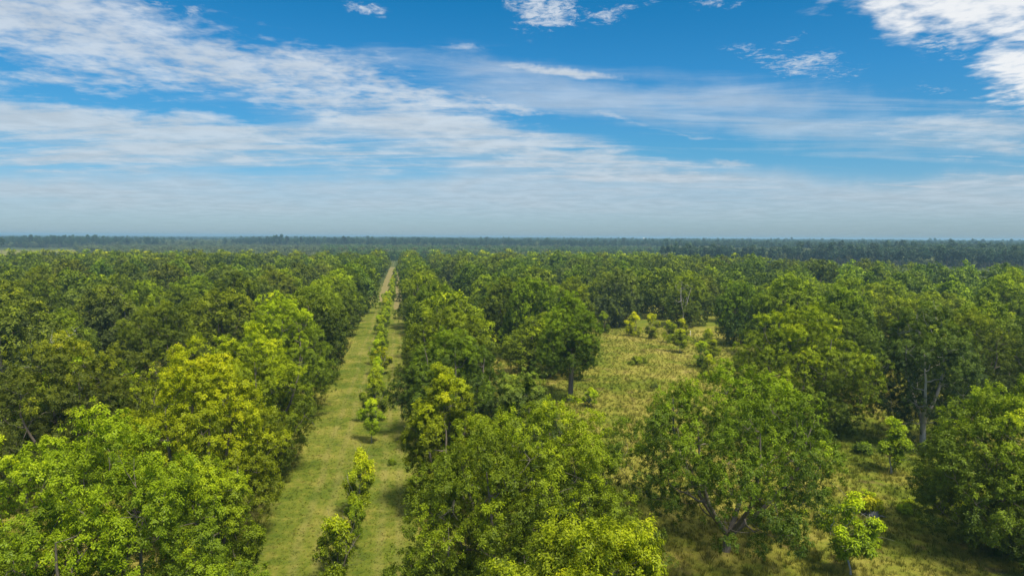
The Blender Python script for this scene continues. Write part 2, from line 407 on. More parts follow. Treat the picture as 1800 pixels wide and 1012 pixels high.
def leaves(rng, clumps, crad, tufts, per, L, W, zlo, zhi, tone0=.0, flat=.82, spread=.27, subs=6):
    """leaflets on tufts, tufts on knobs, knobs on the boughs; tone = how young and yellow the leaf is, plus painted lit tops and shaded lower leaves"""
    nC = len(clumps); up = np.array([0, 0, 1.])
    mid = clumps.mean(0); outw = norm((clumps-mid)*np.array([1, 1, .8]))
    br = crad*rng.uniform(.75, 1.25, nC); bt = rng.normal(0, .07, nC)
    S = nC*subs; bi = np.repeat(np.arange(nC), subs)
    sdir = norm(rng.normal(0, 1, (S, 3))*.9 + outw[bi]*.6 + up*.35)
    k0 = (np.arange(S) % subs == 0)[:, None]
    sc_ = clumps[bi] + np.where(k0, up*.55, sdir)*(br[bi]*rng.uniform(.5, .95, S))[:, None]*np.array([1, 1, 1.4])
    srad = br[bi]*rng.uniform(.46, .74, S); stn = bt[bi] + rng.normal(0, .05, S)
    tp = max(3, int(round(tufts/subs)))
    T = S*tp; ci = np.repeat(np.arange(S), tp)
    d = norm(rng.normal(0, 1, (T, 3)) + outw[bi][ci]*.35 + up*.45)
    q = rng.uniform(.55, 1.0, T)
    tc = sc_[ci] + d*(srad[ci]*q)[:, None]*np.array([1, 1, 1.1])
    n = T*per; ti = np.repeat(np.arange(T), per)
    dv = norm(rng.normal(0, 1, (n, 3))*.8 + d[ti]*.8)
    p = tc[ti] + dv*rng.uniform(.05, 1, n)[:, None]*spread
    # blades lie roughly square to the direction the knob faces, so knobs catch light like solid shapes
    nn = norm(d[ti]*.9 + up*.35 + rng.normal(0, .42, (n, 3)))
    ax = rng.normal(0, 1, (n, 3)) + dv*.5 + np.array([0, 0, -.35]); ax = norm(ax - nn*np.sum(ax*nn, 1, keepdims=True)*.85)
    sd_ = norm(np.cross(ax, nn))
    l = L*rng.uniform(.65, 1.3, n)[:, None]; w = W*rng.uniform(.7, 1.25, n)[:, None]*.5
    droop = np.array([0, 0, -1])*l*.15
    v = np.empty((n, 4, 3)); v[:, 0] = p; v[:, 1] = p+ax*l*.5+sd_*w; v[:, 2] = p+ax*l+droop; v[:, 3] = p+ax*l*.5-sd_*w
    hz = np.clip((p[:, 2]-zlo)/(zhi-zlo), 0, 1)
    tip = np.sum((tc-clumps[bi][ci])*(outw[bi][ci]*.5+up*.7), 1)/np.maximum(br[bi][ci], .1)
    tone = .35 + tone0 + .28*(hz-.5) + .13*(np.clip(tip, -1, 1.6)[ti]-.3)*(.4+.6*hz) + stn[ci][ti] + rng.normal(0, .06, n)  # height term paints crown tops as lit and lower leaves as shaded
    fresh = (rng.uniform(0, 1, S) < .035)[ci][ti]; tone = tone + fresh*.25
    return v.reshape(-1, 3), np.repeat(np.clip(tone, 0, 1), 4)

def tree_meshes(seed, hh, rad, z0, nc, tufts, per, L, W, crad=1.25, tr=.26, nl=4, tone=0., holes=0, sides=6, shell=.45, base=None, spread=.27, lobes=.22, name='pecan', top=.62, wood_m=None, leaf_m=None, skel=True, gap=1.4, subs=6):
    rng = np.random.RandomState(seed)
    c = crown_clumps(rng, hh-crad*.70, rad-crad*.62, z0+crad*.5, nc, holes=holes, shell=shell, lobes=lobes, top=top, gap=gap)
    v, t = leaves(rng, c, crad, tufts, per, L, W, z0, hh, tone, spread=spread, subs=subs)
    nq = len(v)//4
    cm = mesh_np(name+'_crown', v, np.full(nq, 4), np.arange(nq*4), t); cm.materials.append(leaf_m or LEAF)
    if skel:
        P = skeleton(rng, c, base or max(z0*.8, 1.5), hh, tr, nl, lean=.35)
    else:
        P = [(np.array([[0, 0, -.1], [0, 0, hh*.3], [.2, 0, hh*.7]]), [tr*1.1, tr*.9, tr*.4])]
    tv, ti = tube_set(P, sides)
    tm = mesh_np(name+'_trunk', tv, np.full(len(ti)//4, 4), ti, smooth=True); tm.materials.append(wood_m or BARK)
    return cm, tm

def place_tree(kind, meshes, x, y, scale, rz, color, label, cat, group, z=0):
    o = bpy.data.objects.new(kind, None); o.empty_display_size = .5; COL.objects.link(o)
    o.location = (x, y, z); o.rotation_euler = (0, 0, rz); o.scale = scale
    tag(o, label, cat, group)
    c = bpy.data.objects.new('crown', meshes[0]); COL.objects.link(c); c.parent = o; c.color = (*color, 1)
    t = bpy.data.objects.new('trunk', meshes[1]); COL.objects.link(t); t.parent = o
    return o

TINT = {'bright yellow': (1.45, 1.42, .85), 'yellow green': (1.18, 1.24, .8), 'bright green': (1.10, 1.18, .85), 'deep green': (.66, .78, .95), 'olive green': (.80, .80, 1.3), 'grey green': (.76, .80, 2.6), 'mid green': (.90, .98, 1.0)}
NEAR = dict(L=.17, W=.075, per=34, tufts=60, spread=.25, gap=1.4)
MIDL = dict(L=.32, W=.17, per=13, tufts=42, spread=.36, sides=4, gap=1.45)
FARL = dict(L=.60, W=.36, per=7, tufts=18, spread=.45, sides=3, gap=1.5)

# ------------------------------------------------------------------ the orchard: trees near the camera, one by one
G_OR = 'pecan trees standing in orchard rows'
# x, y, height, radius, lowest foliage, clumps, tint, label, options
near = [
 (-16.6, 38.0, 15.0, 6.7, 1.5, 95, 'mid green', 'large light green pecan tree filling the bottom left corner', dict(seed=11, tone=.12, L=.135, W=.062, per=46)),
 (-16.4, 57.0, 15.9, 6.0, 2.0, 85, 'yellow green', 'tall yellow topped pecan tree, brightest crown left of the grass lane', dict(seed=12, tone=.20, L=.15, W=.068, per=40)),
 (-12.9, 47.0, 10.5, 3.6, 1.0, 40, 'bright green', 'short leafy pecan tree below the yellow topped tree at the lane edge', dict(seed=13, tone=.08, L=.14, W=.064, per=44)),
 (-15.8, 75.0, 15.0, 6.8, 1.5, 90, 'bright green', 'broad bright green pecan tree just behind the yellow topped tree', dict(seed=14, tone=.07)),
 (-16.4, 98.0, 17.2, 7.2, 1.5, 85, 'yellow green', 'high rounded pecan tree, fifth from the camera along the lane left side', dict(seed=15, tone=0)),
 (-31.5, 71.0, 15.2, 8.0, 1.5, 95, 'olive green', 'wide domed olive pecan tree behind the bottom left corner tree', dict(seed=16, tone=-.04)),
 (-34.0, 45.0, 12.5, 7.0, 1.5, 80, 'grey green', 'low dull green pecan tree at the left edge behind the corner tree', dict(seed=17, tone=-.06)),
 (-33.5, 103.0, 15.4, 7.4, 1.5, 85, 'olive green', 'round olive pecan tree left of the high rounded one, pale branches beside it', dict(seed=18, tone=-.03)),
 (7.6, 40.5, 14.6, 8.0, 1.5, 120, 'mid green', 'huge dense pecan tree at bottom centre, right beside the grass lane', dict(seed=21, tone=.05, L=.14, W=.064, per=42)),
 (6.8, 23.5, 14.9, 5.0, 2.0, 85, 'mid green', 'sunlit pecan crown cut off by the bottom edge right of centre', dict(seed=22, tone=.04, L=.135, W=.06, per=46)),
 (3.9, 60.0, 13.4, 4.0, 1.2, 55, 'yellow green', 'narrow bright yellow green pecan tree behind the huge central one', dict(seed=23, tone=.06)),
 (11.2, 63.0, 11.8, 4.2, 1.5, 55, 'grey green', 'thin grey green pecan tree between the narrow bright one and the meadow', dict(seed=24, tone=-.03)),
 (25.6, 49.6, 14.2, 8.9, 3.0, 68, 'mid green', 'open crowned pecan tree with forked leaning trunks showing, right of centre foreground', dict(seed=51, tone=.03, holes=3, tr=.30, nl=5, base=1.3, shell=.6, lobes=.3, top=.7)),
 (25.4, 100.0, 16.6, 5.7, 5.0, 56, 'mid green', 'lone pecan tree with a tall straight bare trunk at the meadow edge', dict(seed=32, tone=.06, holes=3, tr=.36, nl=3, base=7.5, shell=.55, top=.5, lobes=.35)),
 (49.0, 78.0, 16.4, 8.3, 1.5, 105, 'mid green', 'big spreading pecan tree between the meadow and the forked grey trunk', dict(seed=33, tone=.05, lobes=.28)),
 (62.0, 71.8, 17.4, 6.6, 3.2, 76, 'grey green', 'tall thin crowned pecan tree with a pale grey forked trunk', dict(seed=34, tone=.02, holes=4, tr=.36, nl=3, base=3.0, shell=.6, lobes=.3, wood='pale')),
 (47.8, 45.5, 13.4, 7.4, 1.5, 110, 'mid green', 'dark leafy pecan tree filling the bottom right corner', dict(seed=35, tone=-.02, lobes=.28)),
 (6.4, 83.0, 13.6, 6.6, 1.0, 85, 'deep green', 'dark pecan tree at the right lane edge behind the narrow bright one', dict(seed=25, tone=-.06)),
 (6.6, 101.0, 15.0, 6.8, 1.0, 85, 'mid green', 'tall pecan tree on the lane right side facing the high rounded one', dict(seed=26, tone=0)),
 (80.0, 84.0, 14.8, 7.6, 1.5, 85, 'olive green', 'bushy pecan tree at the right edge behind the pale forked trunk', dict(seed=36, tone=-.02)),
 (66.0, 95.0, 14.5, 7.0, 1.5, 80, 'deep green', 'dark pecan tree tucked behind the pale forked trunk', dict(seed=37, tone=-.04)),
]
for x, y, hh, rad, z0, nc, tint, label, o in near:
    nc = int(nc*1.1)
    o = dict(o); seed = o.pop('seed'); wood = PALE if o.pop('wood', None) else BARK
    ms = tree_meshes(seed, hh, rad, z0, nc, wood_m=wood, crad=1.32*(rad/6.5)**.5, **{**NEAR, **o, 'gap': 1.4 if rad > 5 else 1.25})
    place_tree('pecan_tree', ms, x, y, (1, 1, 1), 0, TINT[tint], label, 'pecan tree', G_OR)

# repeated kinds of crown for the rest of the rows
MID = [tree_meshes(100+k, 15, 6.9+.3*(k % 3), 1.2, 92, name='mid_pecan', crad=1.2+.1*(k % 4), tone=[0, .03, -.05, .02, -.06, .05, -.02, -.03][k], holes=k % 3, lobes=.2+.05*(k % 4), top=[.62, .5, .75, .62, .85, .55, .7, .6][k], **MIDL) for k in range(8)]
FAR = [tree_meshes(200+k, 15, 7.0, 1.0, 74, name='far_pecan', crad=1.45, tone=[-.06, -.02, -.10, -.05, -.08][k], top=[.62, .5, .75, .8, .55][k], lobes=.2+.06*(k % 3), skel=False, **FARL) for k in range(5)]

MEADOW = [[(20, 57), (20, 92), (34, 96), (24, 108), (52, 172), (84, 172), (70, 120), (40, 84), (38, 57)],
          [(30, 40), (30, 52), (52, 72), (57, 82), (66, 98), (84, 100), (76, 72), (66, 56), (40, 40)]]
def inside(x, y, poly):
    c = False; j = len(poly)-1
    for i in range(len(poly)):
        xi, yi = poly[i]; xj, yj = poly[j]
        if (yi > y) != (yj > y) and x < (xj-xi)*(y-yi)/(yj-yi)+xi: c = not c
        j = i
    return c
def view(x, y):
    """right offset and forward distance from the camera"""
    return x*math.cos(YAW)-y*math.sin(YAW), x*math.sin(YAW)+y*math.cos(YAW)
rng = random.Random(42)
lefts = [-16.5 - 17.8*k for k in range(26)]
rights = [6.6, 25.4, 43.5, 61.5, 79.5] + [79.5+18*k for k in range(1, 20)]
rows = [('left', k+1, x) for k, x in enumerate(lefts)] + [('right', k+1, x) for k, x in enumerate(rights)]
def ymax(x):
    if x < -250: return 400 + (x+420)*.2
    if x < -20: return 520 - (8 if int(x/20) % 2 else 0)
    if x < 12: return 545
    if x < 165: return 525 - (x-12)*.12
    return 505-(x-165)*2.6
cells = []
for side, k, x0 in rows:
    y = 24 + (k*7.3 % 9)
    while y < 560:
        x = x0 + rng.uniform(-1.3, 1.3); yy = y + rng.uniform(-1.8, 1.8); y += 17.6
        rr_, ff = view(x, yy)
        if ff < 14 or abs(rr_)/ff > .80 and not (abs(rr_) < .75*ff+9): continue
        if yy > ymax(x): continue
        if ff < 62 and abs(rr_)/ff < .74: continue
        if any(inside(x, yy, p) for p in MEADOW): continue
        if any((x-q[0])**2+(yy-q[1])**2 < (q[3]*.62+4.8)**2 for q in near): continue
        if rng.random() < .06 and abs(x0) > 20: continue
        cells.append((math.hypot(x, yy), x, yy, side, k))
cells.sort()
ORD = ['zeroth', 'first', 'second', 'third', 'fourth', 'fifth', 'sixth', 'seventh', 'eighth', 'ninth', 'tenth', 'eleventh', 'twelfth', 'thirteenth', 'fourteenth', 'fifteenth', 'sixteenth', 'seventeenth', 'eighteenth', 'nineteenth', 'twentieth']
def ordinal(n):
    if n <= 20: return ORD[n]
    if n == 30: return 'thirtieth'
    return ('twenty ' if n < 30 else 'thirty ') + ORD[n % 10]
print('orchard cells', len(cells))
NI = 300 - len(near) - 2
cnt = {}
for q in near:
    b = min(rows, key=lambda w: abs(w[2]-q[0])); cnt[(b[0], b[1])] = cnt.get((b[0], b[1]), 0)+1
words_ = ['mid green', 'olive green', 'deep green', 'grey green', 'bright green', 'olive green', 'mid green']
for i, (d, x, y, side, k) in enumerate(cells[:NI]):
    cnt[(side, k)] = cnt.get((side, k), 0)+1
    near_lane = k == 1
    tint = rng.choice(['bright green', 'mid green', 'mid green', 'deep green'] if near_lane or (side == 'right' and rng.random() < .5) else words_)
    if side == 'left' and k > 1 and d < 260 and rng.random() < .6: tint = rng.choice(['olive green', 'grey green'])
    hgt = rng.choice([rng.uniform(11.2, 13.5), rng.uniform(13.5, 15.6), rng.uniform(15, 17.2)]) if d > 60 else rng.uniform(12.5, 14.5)
    if near_lane: hgt = rng.uniform(14.8, 16.4)
    if d > 380: hgt *= .94
    wd = rng.uniform(.80, 1.16)*(1.0 if not near_lane else .92)
    size = 'tall' if hgt > 15.4 else ('low' if hgt < 13.6 else 'rounded')
    label = f'{size} {tint} pecan tree, {ordinal(cnt[(side, k)])} from the camera in {ordinal(k)} row {side} of lane'
    ms = (MID if d < 215 else FAR)[rng.randrange(8 if d < 215 else 5)]
    s = hgt/15
    wy = wd*rng.uniform(.86, 1.14)
    place_tree('pecan_tree', ms, x, y, (wd, wy, s), rng.uniform(0, 6.28), TINT[tint], label, 'pecan tree', G_OR)

# ---- bare dead trees standing among the crowns
def dead_tree(seed, x, y, h, rad, label):
    rg = np.random.RandomState(seed); c = crown_clumps(rg, h, rad, h*.45, 16, gap=1.2)
    P = skeleton(rg, c, h*.3, h, .2, 4, lean=.8); tv, ti = tube_set(P, 5)
    cut = len(P[0][0])+4*9
    o = bpy.data.objects.new('dead_tree', None); COL.objects.link(o); o.location = (x, y, 0); tag(o, label, 'dead tree', 'bare dead trees among the crowns')
    tv, ti = tube_set(P[:1], 8); obj('trunk', mesh_np('dead_trunk', tv, np.full(len(ti)//4, 4), ti, smooth=True), PALE, o)
    tv, ti = tube_set(P[1:], 5); obj('branches', mesh_np('dead_limbs', tv, np.full(len(ti)//4, 4), ti, smooth=True), PALE, o)
for q in [(71, -41.5, 93, 13.5, 4.0, 'bare pale limbs of a leaning dead tree in the canopy left of the lane'),
          (72, 76, 176, 14.0, 3.0, 'straight pale bare trunk rising behind the yellow saplings'),
          (73, -58, 150, 14.5, 3.5, 'pale bare treetop far back in the left canopy'),
          (74, 96, 112, 14.0, 3.5, 'grey bare limbs showing in the canopy at the right')]:
    dead_tree(*q)

# ---- saplings
SAP = [tree_meshes(300+k, 5.4, 1.15+.2*(k % 3), 1.6, 24+3*(k % 2), 30, 15, .18, .07, crad=.38, lobes=.5, top=.8, tr=.055, nl=3, tone=.22+.04*(k % 3), spread=.22, gap=.62, subs=4, sides=5, base=1.3, name='sapling', wood_m=PALE) for k in range(5)]
SAPD = [tree_meshes(320+k, 5.0, 1.1, .5, 26, 26, 14, .17, .075, crad=.36, lobes=.6, top=.75, holes=1, tr=.06, nl=4, tone=.17+.05*k, spread=.24, gap=.7, subs=4, sides=5, base=.8, name='bushy_sapling') for k in range(4)]
def sapling(x, y, h, tint, label, group, dense=False, w=1.0):
    ms = rng.choice(SAPD if dense else SAP); s = h/(5.0 if dense else 5.4)
    place_tree('pecan_sapling', ms, x, y, (s*w, s*w, s), rng.uniform(0, 6.28), TINT[tint], label, 'sapling', group)
GS = 'young pecan trees planted down the middle of the lane'
hand = [(-4.6, 47.5, 6.0, 'bright green', 'bushy sapling in the lane at the bottom edge of the picture', True, .95),
        (-4.8, 50.5, 4.2, 'mid green', 'low leafy sapling in the lane against the bottom bushy one', True, 1.1),
        (-3.9, 54.5, 4.6, 'mid green', 'scrawny sapling in the lane between the bushy one and the yellowing one', False, .8),
        (-3.6, 60.5, 6.3, 'yellow green', 'yellowing slender sapling standing in the sunlit patch of lane', False, .85),
        (-3.7, 83.0, 5.6, 'yellow green', 'single sapling with a thin bare stem beyond the sunlit lane patch', False, .95)]
for x, y, h, t_, lab, dn, w in hand: sapling(x, y, h, t_, lab, GS, dn, w)
y = 92.5; k = 6
while y < 470:
    dn = y > 130 or rng.random() < .5
    h = rng.uniform(4.6, 6.2) if y < 330 else rng.uniform(3.2, 5.2)
    t_ = rng.choice(['yellow green', 'bright green', 'bright green', 'mid green', 'deep green'])
    sapling(-4.0 + rng.uniform(-.8, .8) - (.8 if 130 < y < 260 else 0), y, h, t_, f'{t_} sapling, {ordinal(k)} from the camera down the middle of the lane', GS, dn, rng.uniform(.9, 1.25))
    y += rng.uniform(6.5, 9.5)+ (y > 250)*4; k += 1
GM = 'young pecan trees scattered over the open meadow'
for x, y, h, t_, lab, dn, w in [
    (51.6, 63.9, 6.2, 'bright green', 'bright sapling standing alone in the right hand meadow beside a small shadow', False, 1.25),
    (33.0, 44.6, 6.4, 'yellow green', 'yellow topped sapling with a bare stem near the bottom right meadow', False, 1.15),
    (58, 165, 6.5, 'bright yellow', 'bright yellow sapling at the left end of the cluster across the meadow', True, 1.2),
    (61, 160, 6.8, 'bright yellow', 'tallest bright yellow sapling in the cluster across the meadow', True, 1.1),
    (63, 153, 5.8, 'bright yellow', 'yellow green sapling in the middle of the cluster across the meadow', True, 1.2),
    (67, 155, 6.0, 'bright yellow', 'yellow sapling behind the middle of the cluster across the meadow', True, 1.1),
    (60, 140, 5.4, 'bright green', 'pale green spreading sapling in front of the yellow cluster', False, 1.5),
    (67, 141, 5.2, 'bright green', 'green sapling at the right end of the yellow cluster', True, 1.2),
    (57, 123, 5.6, 'bright green', 'green sapling between the meadow and the big spreading pecan tree', True, 1.2),
    (62, 128, 4.8, 'mid green', 'mid green sapling behind the green one beside the big spreading tree', False, 1.5),
    (54, 113, 4.6, 'bright green', 'low green sapling hugging the left side of the big spreading tree', True, 1.3),
    (52, 172, 6.0, 'deep green', 'dark sapling left of the yellow cluster at the back of the meadow', True, 1.3),
    (27.5, 96, 3.0, 'bright green', 'small sprouting sapling beside the lone bare trunk', False, 1.4),
    (57, 80, 4.0, 'deep green', 'dark little sapling under the right side of the big spreading tree', True, .9),
    (30.5, 53.5, 3.2, 'mid green', 'low sapling at the foot of the forked leaning trunks', True, 1.2)]:
    sapling(x, y, h, t_, lab, GM, dn, w)

# ---- low bushes
BUSH = [tree_meshes(340+k, 1.5, 1.0, .05, 14, 30, 14, .18, .08, crad=.40, tr=.04, nl=4, tone=.05+.1*k, spread=.22, gap=.5, subs=4, sides=4, base=.25, name='bush') for k in range(3)]
def bush(x, y, s, tint, label):
    place_tree('bush', rng.choice(BUSH), x, y, (s, s, s*.9), rng.uniform(0, 6.28), TINT[tint], label, 'bush', 'low bushes in the meadow')
for b in [(45.5, 128, 1.3, 'mid green', 'small dark bush alone in the far meadow grass'),
          (47.3, 129, 1.1, 'mid green', 'smaller bush touching the dark one in the far meadow'),
          (53, 70.5, 1.1, 'deep green', 'low dark bush left of the bright meadow sapling'),
          (32, 51.5, .9, 'grey green', 'little grey green bush between the forked trunks and yellow topped sapling'),
          (25.5, 81.5, .9, 'bright green', 'low green weedy bush in the grass in front of the lone bare trunk'),
          (49.5, 53.5, 1.2, 'mid green', 'dark green bush at the left foot of the bottom right tree'),
          (41.5, 107, .7, 'grey green', 'tiny upright bush in the middle of the meadow'),
          (-1.2, 74.5, .5, 'mid green', 'tiny weedy bush on the right side of the lane')]:
    bush(*b)
for i_, (bx, by, bs) in enumerate([(43.6, 55.6, .9), (45.5, 54.2, 1.0), (47.2, 56.0, .7), (44.8, 58.4, .8), (41.2, 59.6, .7), (46.6, 51.5, .6), (38.2, 48.5, .7), (36.0, 55.5, .6)]):
    bush(bx, by, bs*.75, 'bright green', ['bright weedy clump right beside the grey stump', 'tallest bright weed clump right of the grey stump', 'bright weed clump between the stump and the bottom right tree', 'bright weed clump behind the grey stump', 'bright weed clump behind and left of the grey stump', 'small bright weed clump at the edge of the bottom right tree', 'small bright weed clump right of the yellow topped sapling near the bottom edge', 'small bright weed clump between the forked trunks and the stump'][i_])
# leafy stump in the meadow
def stump():
    rg = np.random.RandomState(5); o = bpy.data.objects.new('tree_stump', None); COL.objects.link(o); o.location = (42.0, 54.0, -.12)
    tag(o, 'grey broken stump with bright green sprouts in the right hand meadow', 'stump')
    v, I = tube_set([(np.array([[0, 0, -.1], [0, 0, .1], [.03, 0, .4], [.06, .02, .62]]), [.62, .48, .42, .38])], 14)
    v[-14:, 2] += rg.uniform(-.15, .18, 14); I = list(I)
    me = mesh_np('stump_wood', v, [4]*(len(I)//4)+[14], I+list(range(len(v)-14, len(v)))); obj('stump_wood', me, PALE, o)
    pts = [(np.array([[.1*math.cos(a), .1*math.sin(a), .1], [.7*math.cos(a), .6*math.sin(a), .25+.2*rg.rand()], [1.1*math.cos(a+.2), .9*math.sin(a+.2), .15]]), [.09, .06, .02]) for a in rg.uniform(0, 6.28, 9)]
    tv, ti = tube_set(pts, 5); me = mesh_np('dead_branches', tv, np.full(len(ti)//4, 4), ti); obj('dead_branch', me, PALE, o)
    c = rg.normal(0, .3, (7, 3))*[1.3, 1, .4]+[-.1, .35, .9]
    lv, t = leaves(rg, c, .4, 14, 10, .32, .14, 0, 1.5, .35); me = mesh_np('sprouts', lv, np.full(len(lv)//4, 4), np.arange(len(lv)), t); s = obj('sprout', me, LEAF, o); s.color = (1.3, 1.3, .9, 1)
stump()
def post():
    m, n, out = mat('white_paint'); bs = n.new('ShaderNodeBsdfPrincipled'); bs.inputs['Base Color'].default_value = (.75, .75, .72, 1); bs.inputs['Roughness'].default_value = .6; n.nt.links.new(bs.outputs[0], out.inputs[0])
    v, I = tube_set([(np.array([[0, 0, -.2], [0, 0, .6], [0, 0, 1.15], [0, 0, 1.25]]), [.09, .09, .09, .03])], 10)
    o = obj('marker_post', mesh_np('marker_post', v, [4]*(len(I)//4), I), m); o.location = (73, 164, 0)
    tag(o, 'tiny white marker post in the shaded grass behind the meadow', 'post')
    # pale water tank and mast far out towards the horizon
    t = bpy.data.objects.new('water_tower', None); COL.objects.link(t); t.location = (1010, 2760, 1)
    tag(t, 'tiny white water tower standing in the far woods below the horizon', 'water tower')
    legs = [(np.array([[3*math.cos(a), 3*math.sin(a), -2], [2*math.cos(a), 2*math.sin(a), 16]]), [.35, .3]) for a in (0.8, 2.37, 3.94, 5.5)]
    for l in legs:
        v, I = tube_set([l], 6); obj('leg', mesh_np('tower_leg', v, [4]*(len(I)//4), I), m, t)
    z = [15.6, 16, 18, 21, 22.5, 23.2]; rr = [.4, 2.4, 3.2, 3.2, 2.2, .3]
    v, I = tube_set([(np.array([[0, 0, q] for q in z]), rr)], 16); obj('tank', mesh_np('tank', v, [4]*(len(I)//4), I, smooth=True), m, t)
post()

# ------------------------------------------------------------------ scattered stuff: grass, far orchard, far forest
def scatter(name, pts, sx, rz, idx, sources, label=None, cat=None, color=None):
    pts = np.asarray(pts, np.float32)
    me = bpy.data.meshes.new(name); me.vertices.add(len(pts)); me.vertices.foreach_set('co', pts.ravel())
    a = me.attributes.new('scl', 'FLOAT_VECTOR', 'POINT'); a.data.foreach_set('vector', np.asarray(sx, np.float32).ravel())
    a = me.attributes.new('rotz', 'FLOAT_VECTOR', 'POINT'); rv = np.zeros((len(pts), 3), np.float32); rv[:, 2] = rz; a.data.foreach_set('vector', rv.ravel())
    a = me.attributes.new('pick', 'INT', 'POINT'); a.data.foreach_set('value', np.asarray(idx, np.int32))
    o = bpy.data.objects.new(name, me); COL.objects.link(o); tag(o, label, cat, kind='stuff')
    srcs = bpy.data.collections.new(name+'_sources')
    for i, s in enumerate(sources):
        so = bpy.data.objects.new(f'{name}_source_{i:02d}', s); srcs.objects.link(so)
    ng = bpy.data.node_groups.new(name, 'GeometryNodeTree')
    ng.interface.new_socket('Geometry', in_out='INPUT', socket_type='NodeSocketGeometry'); ng.interface.new_socket('Geometry', in_out='OUTPUT', socket_type='NodeSocketGeometry')
    gi = ng.nodes.new('NodeGroupInput'); go = ng.nodes.new('NodeGroupOutput')
    ci = ng.nodes.new('GeometryNodeCollectionInfo'); ci.inputs['Collection'].default_value = srcs; ci.inputs['Separate Children'].default_value = True; ci.inputs['Reset Children'].default_value = True
    ip = ng.nodes.new('GeometryNodeInstanceOnPoints'); ip.inputs['Pick Instance'].default_value = True
    def at_(nm, ty):
        q = ng.nodes.new('GeometryNodeInputNamedAttribute'); q.data_type = ty; q.inputs['Name'].default_value = nm; return q.outputs['Attribute']
    L = ng.links
    L.new(gi.outputs[0], ip.inputs['Points']); L.new(ci.outputs[0], ip.inputs['Instance'])
    L.new(at_('pick', 'INT'), ip.inputs['Instance Index']); L.new(at_('scl', 'FLOAT_VECTOR'), ip.inputs['Scale'])
    L.new(at_('rotz', 'FLOAT_VECTOR'), ip.inputs['Rotation']); L.new(ip.outputs[0], go.inputs[0])
    md = o.modifiers.new('scatter', 'NODES'); md.node_group = ng
    return o

rs = np.random.RandomState(9)
def joined(seed, hh, rad, z0, nc, tufts, per, L, W, crad, leaf_m, wood_m, tr, trunk_h=None, top=.62, tone=0, lobes=.22, name='far'):
    cm, tm = tree_meshes(seed, hh, rad, z0, nc, tufts, per, L, W, crad=crad, tr=tr, skel=False, sides=4, leaf_m=leaf_m, wood_m=wood_m, tone=tone, lobes=lobes, top=top, name=name)
    nv = len(cm.vertices); a = np.empty(nv*3, np.float32); cm.vertices.foreach_get('co', a); t = np.empty(nv, np.float32); cm.attributes['tone'].data.foreach_get('value', t)
    mv = len(tm.vertices); b = np.empty(mv*3, np.float32); tm.vertices.foreach_get('co', b)
    li = np.empty(len(tm.loops), np.int32); tm.loops.foreach_get('vertex_index', li)
    V = np.concatenate([a.reshape(-1, 3), b.reshape(-1, 3)]); I = np.concatenate([np.arange(nv), li+nv])
    me = mesh_np(name, V, np.full(len(I)//4, 4), I, np.concatenate([t, np.full(mv, .2)]))
    me.materials.append(leaf_m); me.materials.append(wood_m)
    mi = np.zeros(len(me.polygons), np.int32); mi[nv//4:] = 1; me.polygons.foreach_set('material_index', mi); return me

# far orchard, past the three hundred nearest trees
rest = cells[NI:]
if rest:
    P = np.array([(x, y, 0) for _, x, y, _, _ in rest]); n_ = len(P)
    src = [joined(400+k, 15, 7.6, 1, 40, 15, 6, .8, .45, 1.8, FAROR, BARK, .25, tone=(-.08, -.04, -.12)[k], name='far_orchard_tree') for k in range(3)]
    w_ = rs.uniform(.9, 1.15, n_); h_ = rs.uniform(.82, 1.02, n_)
    scatter('far_orchard', P, np.stack([w_, w_, h_], 1), rs.uniform(0, 6.28, n_), rs.randint(0, 3, n_), src, 'farthest rows of pecan trees merging into one green canopy', 'orchard')

# far forest
pine = [joined(420+k, 20, 3.4, 8.5+k, 17, 11, 6, .8, .42, 1.25, PINE, PBARK, .2, top=.8, lobes=.5, name='pine', tone=.04*k) for k in range(4)]
slim = [joined(430+k, 11, 1.9, 2.5, 14, 9, 6, .7, .36, .95, YOUNGP, PBARK, .12, top=.55, name='young_pine', tone=.04*k) for k in range(3)]
broad = [joined(440+k, 13, 5.5, 1, 20, 11, 6, 1.0, .55, 1.7, GREY, PBARK, .2, name='far_broadleaf', tone=.03*k) for k in range(3)]
FIELDS = [[(-420, 1750), (120, 1800), (160, 1950), (-380, 1900)], [(380, 1500), (760, 1420), (800, 1540), (400, 1640)], [(-900, 2700), (-200, 2900), (-200, 3150), (-950, 2900)],
          [(-1150, 1420), (-560, 1290), (-395, 935), (-330, 700), (-700, 640), (-900, 1100)], [(-1500, 2150), (-1050, 2150), (-830, 1650), (-1250, 1600)], [(960, 2600), (1350, 2900), (1500, 3500), (1050, 3300)], [(-40, 480), (60, 480), (30, 660), (-30, 660)]]
def nz2(x, y, s, p):
    return .5+.25*(math.sin(x/s+p)+math.sin(y/s*1.13+2*p)) + .12*math.sin((x+y)/s*2.3+p*3)
def zone_points(r0, r1, dens_, seed):
    rg = np.random.RandomState(seed); A = .5*(r1*r1-r0*r0)*2*.74; n = int(A*dens_)
    rr_ = np.sqrt(rg.uniform(r0*r0, r1*r1, n)); a = rg.uniform(-.74, .74, n)+YAW
    return rr_*np.sin(a), rr_*np.cos(a), rg
pts = {'p': [], 's': [], 'b': []}
